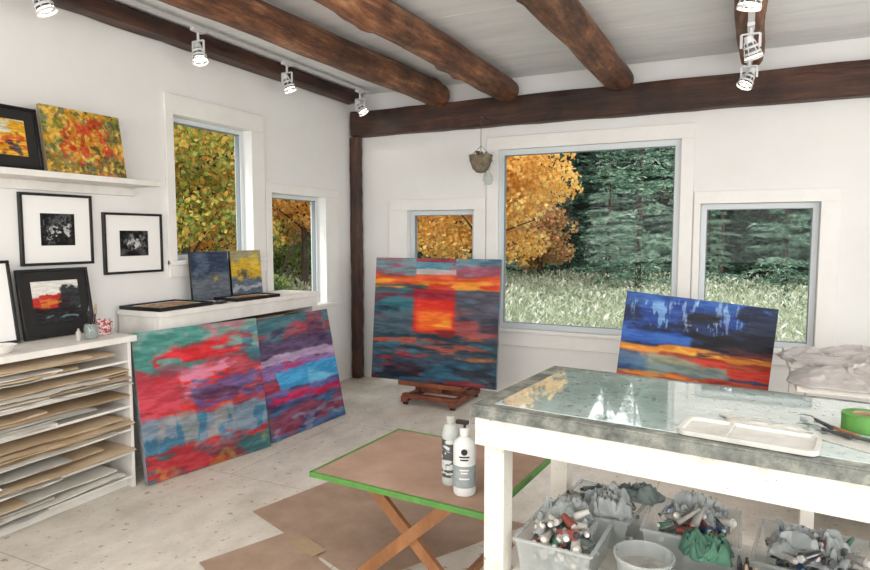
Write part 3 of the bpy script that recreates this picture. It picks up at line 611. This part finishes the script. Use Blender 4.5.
bucket('plastic_tub',.565,.20,.095,.13); bucket('plastic_tub',.77,.14,.055,.12,'plastic','purp')
def brushjar(x,y,r=.04,h=.11):
    b=MB(); b.lathe([(0,.001),(r,.001),(r,h*.8),(r*.85,h*.9),(r*.85,h),(r*.75,h),(r*.75,h*.85)],(0,0,0),'jar',20)
    for i in range(12):
        a=random.uniform(0,6.28); t=random.uniform(.11,.15); cx,cy=r*.4*math.cos(a),r*.4*math.sin(a)
        b.cyl((cx*.4,cy*.4,.01),(cx*1.7,cy*1.7,t),.004,.004,random.choice(['black','tan','steel','darkgoo']),6); b.cyl((cx*1.7,cy*1.7,t),(cx*2.0,cy*2.0,t+.035),.009,.004,random.choice(['darkgoo','black','tan']),8)
    b.build('brush_jar',(x,y,.291),parent=e)
for q in ((.88,.24),(.88,.12),(.97,.17),(1.06,.24),(1.08,.12),(1.17,.2),(1.26,.13)): brushjar(*q)
def cloth(name,x,y,z,sx,sy,h,mat,seed,parent=None,rot=0,amp=1.0,n=28,fr=1.0):
    f=fbm(n,n,3*fr,3*fr,seed)*h; f2=fbm(n,n,7*fr,7*fr,seed+9)*h*.5; vs=[]
    dx=(fbm(n,n,2,2,seed+3)-.5)*.2; dy=(fbm(n,n,2,2,seed+5)-.5)*.2
    for j in range(n):
        for i in range(n):
            u=i/(n-1)-.5; v=j/(n-1)-.5; edge=max(0,1-(max(abs(u),abs(v))*2)**4*amp)
            vs.append(((u+dx[j,i])*sx,(v+dy[j,i])*sy,(f[j,i]+f2[j,i])*edge))
    b=MB(); b.add(vs,[(j*n+i,j*n+i+1,(j+1)*n+i+1,(j+1)*n+i) for j in range(n-1) for i in range(n-1)],mat,True)
    o=b.build(name,(x,y,z),(0,0,rot),parent); s=o.modifiers.new('thick','SOLIDIFY'); s.thickness=.003; s.offset=1; return o
cloth('green_paint_rag',.74,.33,.41,.15,.12,.06,'greencloth',11,e,0,1,34,1.6)
cloth('grey_paint_rag',.42,.66,.42,.18,.13,.05,'rag',21,e,0,1,34,1.6)
cloth('crumpled_plastic_bag',.24,.30,.42,.18,.16,.07,'plastic',31,e,0,1,34,1.8)
cloth('crumpled_plastic_bag',.66,.60,.42,.20,.16,.07,'plastic',35,e,0,1,34,1.8)
cloth('crumpled_plastic_bag',1.05,.50,.42,.22,.18,.07,'plastic',39,e,0,1,34,1.8)
cloth('crumpled_plastic_bag',.35,.48,.42,.18,.13,.07,'plastic',43,e,.4,1,34,1.6)

# things on the glass table (table-local)
M['film']=simple('palette_film','#cac9c3',.25,var='#b6b5ae',scale=14)
def tray_lid(name,x,y,z,w,l,rot,parent):
    b=MB(); h=.014; rim=.012; n=6
    def rr(w,l,r,z):
        pts=[]
        for cx,cy,a0 in ((w/2-r,l/2-r,0),(-w/2+r,l/2-r,90),(-w/2+r,-l/2+r,180),(w/2-r,-l/2+r,270)):
            for k in range(n+1):
                a=math.radians(a0+90*k/n); pts.append((cx+r*math.cos(a),cy+r*math.sin(a),z))
        return pts
    rings=[rr(w,l,.03,0.0),rr(w,l,.03,h),rr(w-2*rim,l-2*rim,.022,h),rr(w-2.4*rim,l-2.4*rim,.02,.004)]; N=len(rings[0]); vs=sum(rings,[])
    fs=[(j*N+i,j*N+(i+1)%N,(j+1)*N+(i+1)%N,(j+1)*N+i) for j in range(3) for i in range(N)]+[tuple(3*N+i for i in range(N))]
    b.add(vs,fs,'film'); b.box(-w*.16,-w*.13,-l/2+rim,l/2-rim,.004,h-.001,'film')
    return b.build(name,(x,y,z),(0,0,rot),parent)
tray_lid('plastic_palette_tray',.875,.115,zt+.005,.37,.18,-.04,e)
cloth('palette_paper_sheet',.90,.27,zt+.0065,.24,.09,.008,'film',47,e,-.1)
for nm,x,y,h in (('green_tape_roll',1.17,.385,.05),('green_tape_roll',1.28,.47,.03)):
    b=MB(); b.lathe([(.034,0),(.062,0),(.062,h),(.034,h),(.034,0)],(0,0,0),'tapegreen',36); b.lathe([(.031,0),(.0345,0),(.0345,h),(.031,h),(.031,0)],(0,0,0),'tan',36); b.build(nm,(x,y,zt+.005),(0,0,0),e)
MB().box(-.09,.09,-.06,.06,0,.003,'film').build('paper_sheet',(1.15,.22,zt+.005),(0,0,-.5),e)
for i,(x,y,a) in enumerate(((1.06,.28,2.5),(1.09,.31,2.3),(1.13,.24,2.7),(1.04,.38,2.1))):
    b=MB(); b.cyl((-.09,0,.012),(.0,0,.012),.007,.005,'darkgoo' if i!=1 else 'legwood',10); b.cyl((0,0,.012),(.02,0,.016),.002,.002,'steel',6)
    b.add([(.02,-.008,.016),(.07,-.011,.008),(.09,0,.005),(.07,.011,.008),(.02,.008,.016)],[(0,1,2,3,4)],'steel'); b.build('palette_knife',(x,y,zt+.006),(0,0,a),e)

# ------------------------------------------------------------------ side table with crumpled paper
e2=empty('side_table',(.76,4.0,0))
b=MB(); b.box(-.5,.5,-.62,.55,.76,.79,'white')
for x in (-.46,.40):
    for y in (-.58,.46): b.box(x,x+.06,y,y+.06,0,.76,'white')
b.box(-.46,.46,-.58,.5,.2,.22,'white'); b.build('table_body',parent=e2,bevel=.003)
M['film2']=simple('crumpled_film','#cdc7c3',.3,var='#a19995',scale=7,bump=.4)
cloth('crumpled_paper_sheet',-.0,-.03,.791,.94,1.04,.055,'film2',61,e2,0,1,80,1.6)
cloth('crumpled_paper_sheet',.1,.2,.82,.7,.6,.035,'film2',67,e2,.3,1,50,1.6)

# ------------------------------------------------------------------ floor cardboard
def sheet(name,pts,z,mat,t=.004):
    n=len(pts); b=MB(); b.add([(x,y,z) for x,y in pts]+[(x,y,z+t) for x,y in pts],[tuple(range(n))[::-1],tuple(range(n,2*n))]+[(i,(i+1)%n,n+(i+1)%n,n+i) for i in range(n)],mat); return b.build(name)
sheet('cardboard_sheet',[(-2.34,2.55),(-1.42,2.20),(-.95,3.05),(-2.2,3.12)],.001,'card')
sheet('cardboard_sheet',[(-2.18,2.02),(-1.2,1.6),(-1.1,2.0),(-1.70,2.28),(-1.98,2.50)],.006,'card')
sheet('torn_cardboard_piece',[(-1.93,2.34),(-1.74,2.28),(-1.72,2.36),(-1.90,2.43)],.0115,'tan',.003)

# ------------------------------------------------------------------ hanging planter
e=empty('hanging_planter',(-2.13,5.33,0))
b=MB(); b.cyl((0,0,2.24),(0,0,2.56),.0025,.0025,'string',6); 
for a in range(4):
    t=a*math.pi/2+.4; b.cyl((0,0,2.30),(.085*math.cos(t),.085*math.sin(t),2.22),.002,.002,'string',6)
b.cyl((0,0,2.56),(.0,.19,2.56),.004,.004,'steel',8)
b.lathe([(0,2.06),(.04,2.065),(.075,2.10),(.10,2.17),(.108,2.22),(.098,2.22),(.062,2.13),(0,2.11)],(0,0,0),'terracotta',20)
for i in range(40):
    a=random.uniform(0,6.28); r=random.uniform(.03,.11); L_=random.uniform(.04,.10); z=2.20
    p0=Vector((.04*math.cos(a),.04*math.sin(a),z)); p1=Vector((r*math.cos(a),r*math.sin(a),z+random.uniform(-.01,.05))); p2=p1+Vector((.03*math.cos(a),.03*math.sin(a),-L_*random.uniform(.1,1)))
    w=Vector((-math.sin(a),math.cos(a),0))*.012; b.add([p0-w*.3,p1-w,p2,p1+w,p0+w*.3],[(0,1,2,3,4)],'plantleaf')
b.build('planter',parent=e)
MB().lathe([(0,0),(.03,.005),(.048,.045),(.04,.09),(.016,.12),(.014,.14)],(.07,0,1.95),'jar',20).cyl((.07,0,2.09),(.05,0,2.2),.002,.002,'string',6).build('glass_bulb',parent=e)

# ------------------------------------------------------------------ outdoors
def leafmat(name,stops,trans=.35):
    m,nt,b=newmat(name); g=nt.nodes.new('ShaderNodeNewGeometry'); r=ramp(nt,stops); nt.links.new(g.outputs['Random Per Island'],r.inputs[0])
    nt.links.new(r.outputs[0],b.inputs['Base Color']); b.inputs['Roughness'].default_value=.7; b.inputs['Specular IOR Level'].default_value=.1
    t=nt.nodes.new('ShaderNodeBsdfTranslucent'); nt.links.new(r.outputs[0],t.inputs[0]); mx=nt.nodes.new('ShaderNodeMixShader'); mx.inputs[0].default_value=trans
    nt.links.new(b.outputs[0],mx.inputs[1]); nt.links.new(t.outputs[0],mx.inputs[2]); nt.links.new(mx.outputs[0],nt.nodes['Material Output'].inputs[0]); return m
M['maple']=leafmat('maple_leaves',[(0,'#e3a854'),(.3,'#f4cb72'),(.6,'#fbe09a'),(.85,'#f2c268'),(1,'#d6c680')],.5)
M['yg']=leafmat('yellowgreen_leaves',[(0,'#76904c'),(.25,'#aab45a'),(.5,'#e0c766'),(.7,'#dfa858'),(1,'#678a52')],.45)
M['green']=leafmat('green_leaves',[(0,'#5c7e56'),(.4,'#82a068'),(.75,'#a9bb7a'),(1,'#cfc47c')],.45)
M['needle']=leafmat('pine_needles',[(0,'#46695a'),(.4,'#678a76'),(.75,'#8daa93'),(1,'#b5c9b4')],.25)
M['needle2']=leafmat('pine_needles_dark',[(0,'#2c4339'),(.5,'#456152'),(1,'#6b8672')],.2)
M['russet']=leafmat('russet_leaves',[(0,'#a8745c'),(.4,'#cf9a6a'),(.7,'#d8b070'),(1,'#8f9668')],.4)
M['grassm']=leafmat('meadow_grass',[(0,'#8b9a80'),(.4,'#acb698'),(.7,'#c9cdb6'),(.9,'#e9e9e0'),(1,'#a3ab8e')],.3)
M['bark']=simple('bark','#5a4e44',.9,var='#3a322b',scale=6)
M['ground']=simple('meadow_ground','#99a288',.95,var='#7c876c',scale=1.2)
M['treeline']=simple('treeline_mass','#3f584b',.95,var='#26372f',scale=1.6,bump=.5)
def quads(name,C,size,mat,aspect=1.0,updir=None,seed=0):
    r=np.random.default_rng(seed); n=len(C)
    if updir is None:
        a=r.normal(size=(n,3)); a/=np.linalg.norm(a,axis=1)[:,None]
    else: a=updir/np.linalg.norm(updir,axis=1)[:,None]
    t=r.normal(size=(n,3)); bb=np.cross(a,t); bb/=np.linalg.norm(bb,axis=1)[:,None]
    s=size*r.uniform(.6,1.3,(n,1)); A=a*s; B=bb*s*aspect
    V=np.stack([C-A*.5,C+B*.5+A*.05,C+A*.5,C-B*.5+A*.05],1).reshape(-1,3)
    me=bpy.data.meshes.new(name); me.vertices.add(4*n); me.vertices.foreach_set('co',V.ravel()); me.loops.add(4*n); me.loops.foreach_set('vertex_index',np.arange(4*n,dtype=np.int32))
    me.polygons.add(n); me.polygons.foreach_set('loop_start',np.arange(0,4*n,4,dtype=np.int32)); me.update(calc_edges=True); me.materials.append(M[mat]); return me
def crown_pts(n,rx,ry,rz,seed,nb=28,z0=0):
    r=np.random.default_rng(seed); d=r.normal(size=(nb,3)); d/=np.linalg.norm(d,axis=1)[:,None]; cc=d*(r.uniform(.35,1,(nb,1)))*np.array([rx,ry,rz])*.8
    k=r.integers(0,nb,n); q=r.normal(size=(n,3)); q/=np.linalg.norm(q,axis=1)[:,None]; rad=r.uniform(.4,1,(n,1))**.5
    return cc[k]+q*rad*np.array([rx,ry,rz*.6])*.26+np.array([0,0,z0])
forest=empty('mixed_forest')
def deciduous(name,loc,rx,rz,z0,mat,n,leaf,seed,nb=60):
    e=empty(name,loc); e.parent=forest; me=quads('foliage',crown_pts(n,rx,rx,rz,seed,nb,z0),leaf,mat,.8,seed=seed); o=bpy.data.objects.new('foliage',me); COL.objects.link(o); o.parent=e
    b=MB(); b.cyl((0,0,0),(0,0,z0),.10,.06,'bark',10)
    rr=random.Random(seed)
    for i in range(9):
        a=rr.uniform(0,6.28); z=z0-rz*.7+rr.uniform(0,rz*.7); z=max(z,.6); b.cyl((0,0,z),(rx*.7*math.cos(a),rx*.7*math.sin(a),z+rr.uniform(.4,1.4)),.035,.012,'bark',6)
    b.build('trunk',parent=e); return e
GZ=-.45
MB().box(-45,30,-6,45,GZ-.3,GZ,'ground').build('meadow_ground')
deciduous('maple_tree',(-5.75,14.5,GZ),3.0,3.0,3.9,'maple',22000,.12,1,80)
deciduous('maple_tree',(-9.3,17,GZ),2.6,2.6,3.4,'maple',12000,.14,2)
deciduous('birch_tree',(-9.6,8.8,GZ),2.2,3.0,3.4,'yg',18000,.10,3,80)
deciduous('birch_tree',(-12.5,11.5,GZ),2.8,3.2,3.4,'maple',14000,.14,4)
deciduous('oak_tree',(-14,15.5,GZ),2.6,2.8,3.2,'green',12000,.15,5)
deciduous('maple_tree',(-10.4,13.5,GZ),2.0,1.9,3.2,'maple',11000,.11,6)
deciduous('oak_tree',(-14.5,8,GZ),2.8,3.4,3.4,'green',10000,.17,7)
deciduous('shrub',(-8.8,10.2,GZ),.9,.6,.7,'green',5000,.08,8)
deciduous('shrub',(-12.0,15.2,GZ),1.6,.9,1.0,'green',6000,.10,9)
deciduous('maple_tree',(-5.9,20.0,GZ),1.6,1.6,2.2,'russet',5000,.13,10)
deciduous('russet_shrub',(-.6,24.2,GZ),1.2,1.8,4.4,'russet',3500,.14,12)
def conifer_mesh(H,Rb,seed,mat):
    r=np.random.default_rng(seed); C=[];U=[]
    for k in range(int(H*14)):
        z=.3+(H-.4)*r.random()**1.15
        Rl=Rb*(1-z/H)**.8*r.uniform(.55,1.2); a=r.uniform(0,6.28); L=Rl; m=int(L*48)+4; dr=r.uniform(.10,.28)
        for i in range(m):
            t=(i+.5)/m; rad=L*t; zz=z+.14*t*L-dr*L*t*t+r.normal(0,.03); w=.20*(1-t)+.07
            off=r.normal(0,w)
            C.append((rad*math.cos(a)-off*math.sin(a),rad*math.sin(a)+off*math.cos(a),zz-abs(off)*.25)); U.append((math.cos(a)+r.normal(0,.5),math.sin(a)+r.normal(0,.5),.0+r.normal(0,.3)))
    return quads('pine_foliage',np.array(C),.20,mat,.32,np.array(U),seed)
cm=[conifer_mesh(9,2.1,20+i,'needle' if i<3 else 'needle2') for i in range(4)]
tb=MB(); tb.cyl((0,0,0),(0,0,8.6),.12,.03,'bark',8); tobj=tb.build('trunk'); tmesh=tobj.data; bpy.data.objects.remove(tobj)
def pine(x,y,k,s):
    e=empty('pine_tree',(x,y,GZ),(0,0,random.uniform(0,6.28))); e.scale=(s,s,s); e.parent=forest
    for nm,me in (('foliage',cm[k]),('trunk',tmesh)):
        o=bpy.data.objects.new(nm,me); COL.objects.link(o); o.parent=e
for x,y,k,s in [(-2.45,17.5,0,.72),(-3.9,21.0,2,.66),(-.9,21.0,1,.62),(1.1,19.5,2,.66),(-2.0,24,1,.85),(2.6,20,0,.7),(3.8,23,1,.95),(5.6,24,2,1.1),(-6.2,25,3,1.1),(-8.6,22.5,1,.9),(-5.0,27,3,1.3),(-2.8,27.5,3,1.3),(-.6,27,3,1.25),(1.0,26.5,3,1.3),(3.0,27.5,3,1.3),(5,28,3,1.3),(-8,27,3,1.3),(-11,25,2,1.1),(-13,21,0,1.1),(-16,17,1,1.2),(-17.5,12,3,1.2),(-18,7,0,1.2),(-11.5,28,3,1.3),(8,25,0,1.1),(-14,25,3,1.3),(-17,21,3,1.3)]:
    pine(x,y,k,s)
vs=[];n=120;hN=14; f=fbm(n,hN,30,4,77)
for j in range(hN):
    for i in range(n):
        a=math.radians(35+ (200-35)*i/(n-1)); R_=31+ (f[j,i]-.5)*5; z=GZ+ j/(hN-1)*(11+2*math.sin(i*.9)+1.5*math.sin(i*2.3))
        vs.append((R_*math.cos(a),R_*math.sin(a)+2,z))
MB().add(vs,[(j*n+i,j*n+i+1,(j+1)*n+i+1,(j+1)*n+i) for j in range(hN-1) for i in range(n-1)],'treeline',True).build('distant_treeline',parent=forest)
r=np.random.default_rng(5); N=90000
yy=6.6+r.random(N)**1.2*15; xx=r.uniform(-1,1,N)*.62*yy-.12*yy
zz=GZ+r.uniform(.05,.78,N)+.10*np.sin(xx*1.7+yy)*np.sin(yy*.9); C=np.stack([xx,yy,zz],1); U=np.stack([r.normal(0,.8,N),r.normal(0,.8,N),np.ones(N)],1)
me=quads('meadow_grass',C,.12,'grassm',.28,U,3); o=bpy.data.objects.new('meadow_grass',me); COL.objects.link(o); o.parent=forest
N=30000; xx=-4.6-r.random(N)*9; yy=r.uniform(3,16,N); C=np.stack([xx,yy,GZ+r.uniform(.1,.8,N)],1); U=np.stack([r.normal(0,.6,N),r.normal(0,.6,N),np.ones(N)],1)
me=quads('meadow_grass',C,.15,'grassm',.26,U,4); o=bpy.data.objects.new('meadow_grass',me); COL.objects.link(o); o.parent=forest

# ------------------------------------------------------------------ light
w=bpy.data.worlds.new('World'); S.world=w; w.use_nodes=True; bg=w.node_tree.nodes['Background']
bg.inputs[0].default_value=(.92,.95,1,1); bg.inputs[1].default_value=2.1
def area(name,loc,rot,sx,sy,en,col=(1,.97,.93)):
    l=bpy.data.lights.new(name,'AREA'); l.shape='RECTANGLE'; l.size=sx; l.size_y=sy; l.energy=en; l.color=col
    o=bpy.data.objects.new(name,l); COL.objects.link(o); o.location=loc; o.rotation_euler=rot; return o
area('ceiling_fill_light',(-1.5,.6,2.66),(0,0,0),1.6,1.6,22,(1,.96,.9))  # added fill for the interior, no fixture here
area('ceiling_fill_light',(1.0,1.0,2.66),(0,0,0),1.6,1.8,16,(1,.96,.9))  # second added fill lamp, likewise without a fixture
area('wall_fill_light',(-.35,YF+.06,1.7),(math.radians(116),0,0),5.2,1.6,160,(1,.98,.955))  # added fill behind the camera, tilted up to brighten the ceiling
area('wall_fill_light',(XR-.06,1.3,1.6),(math.radians(116),0,math.radians(90)),4.8,1.5,90,(1,.98,.955))  # added fill at the unseen right wall, also tilted upward
sl=bpy.data.lights.new('sun','SUN'); sl.energy=2.4; sl.angle=math.radians(12); sl.color=(1,.95,.86); so=bpy.data.objects.new('sun',sl); COL.objects.link(so); so.rotation_euler=(math.radians(40),0,math.radians(-25))

# ------------------------------------------------------------------ camera
cam=bpy.data.cameras.new('camera'); cam.sensor_width=36; cam.lens=36*629/870; cam.clip_end=200
co=bpy.data.objects.new('camera',cam); COL.objects.link(co); co.location=(0,0,1.5); co.rotation_euler=(math.radians(90-4.5),0,math.radians(25.9)); S.camera=co
S.view_settings.view_transform='Standard'; S.view_settings.look='None'; S.view_settings.exposure=0
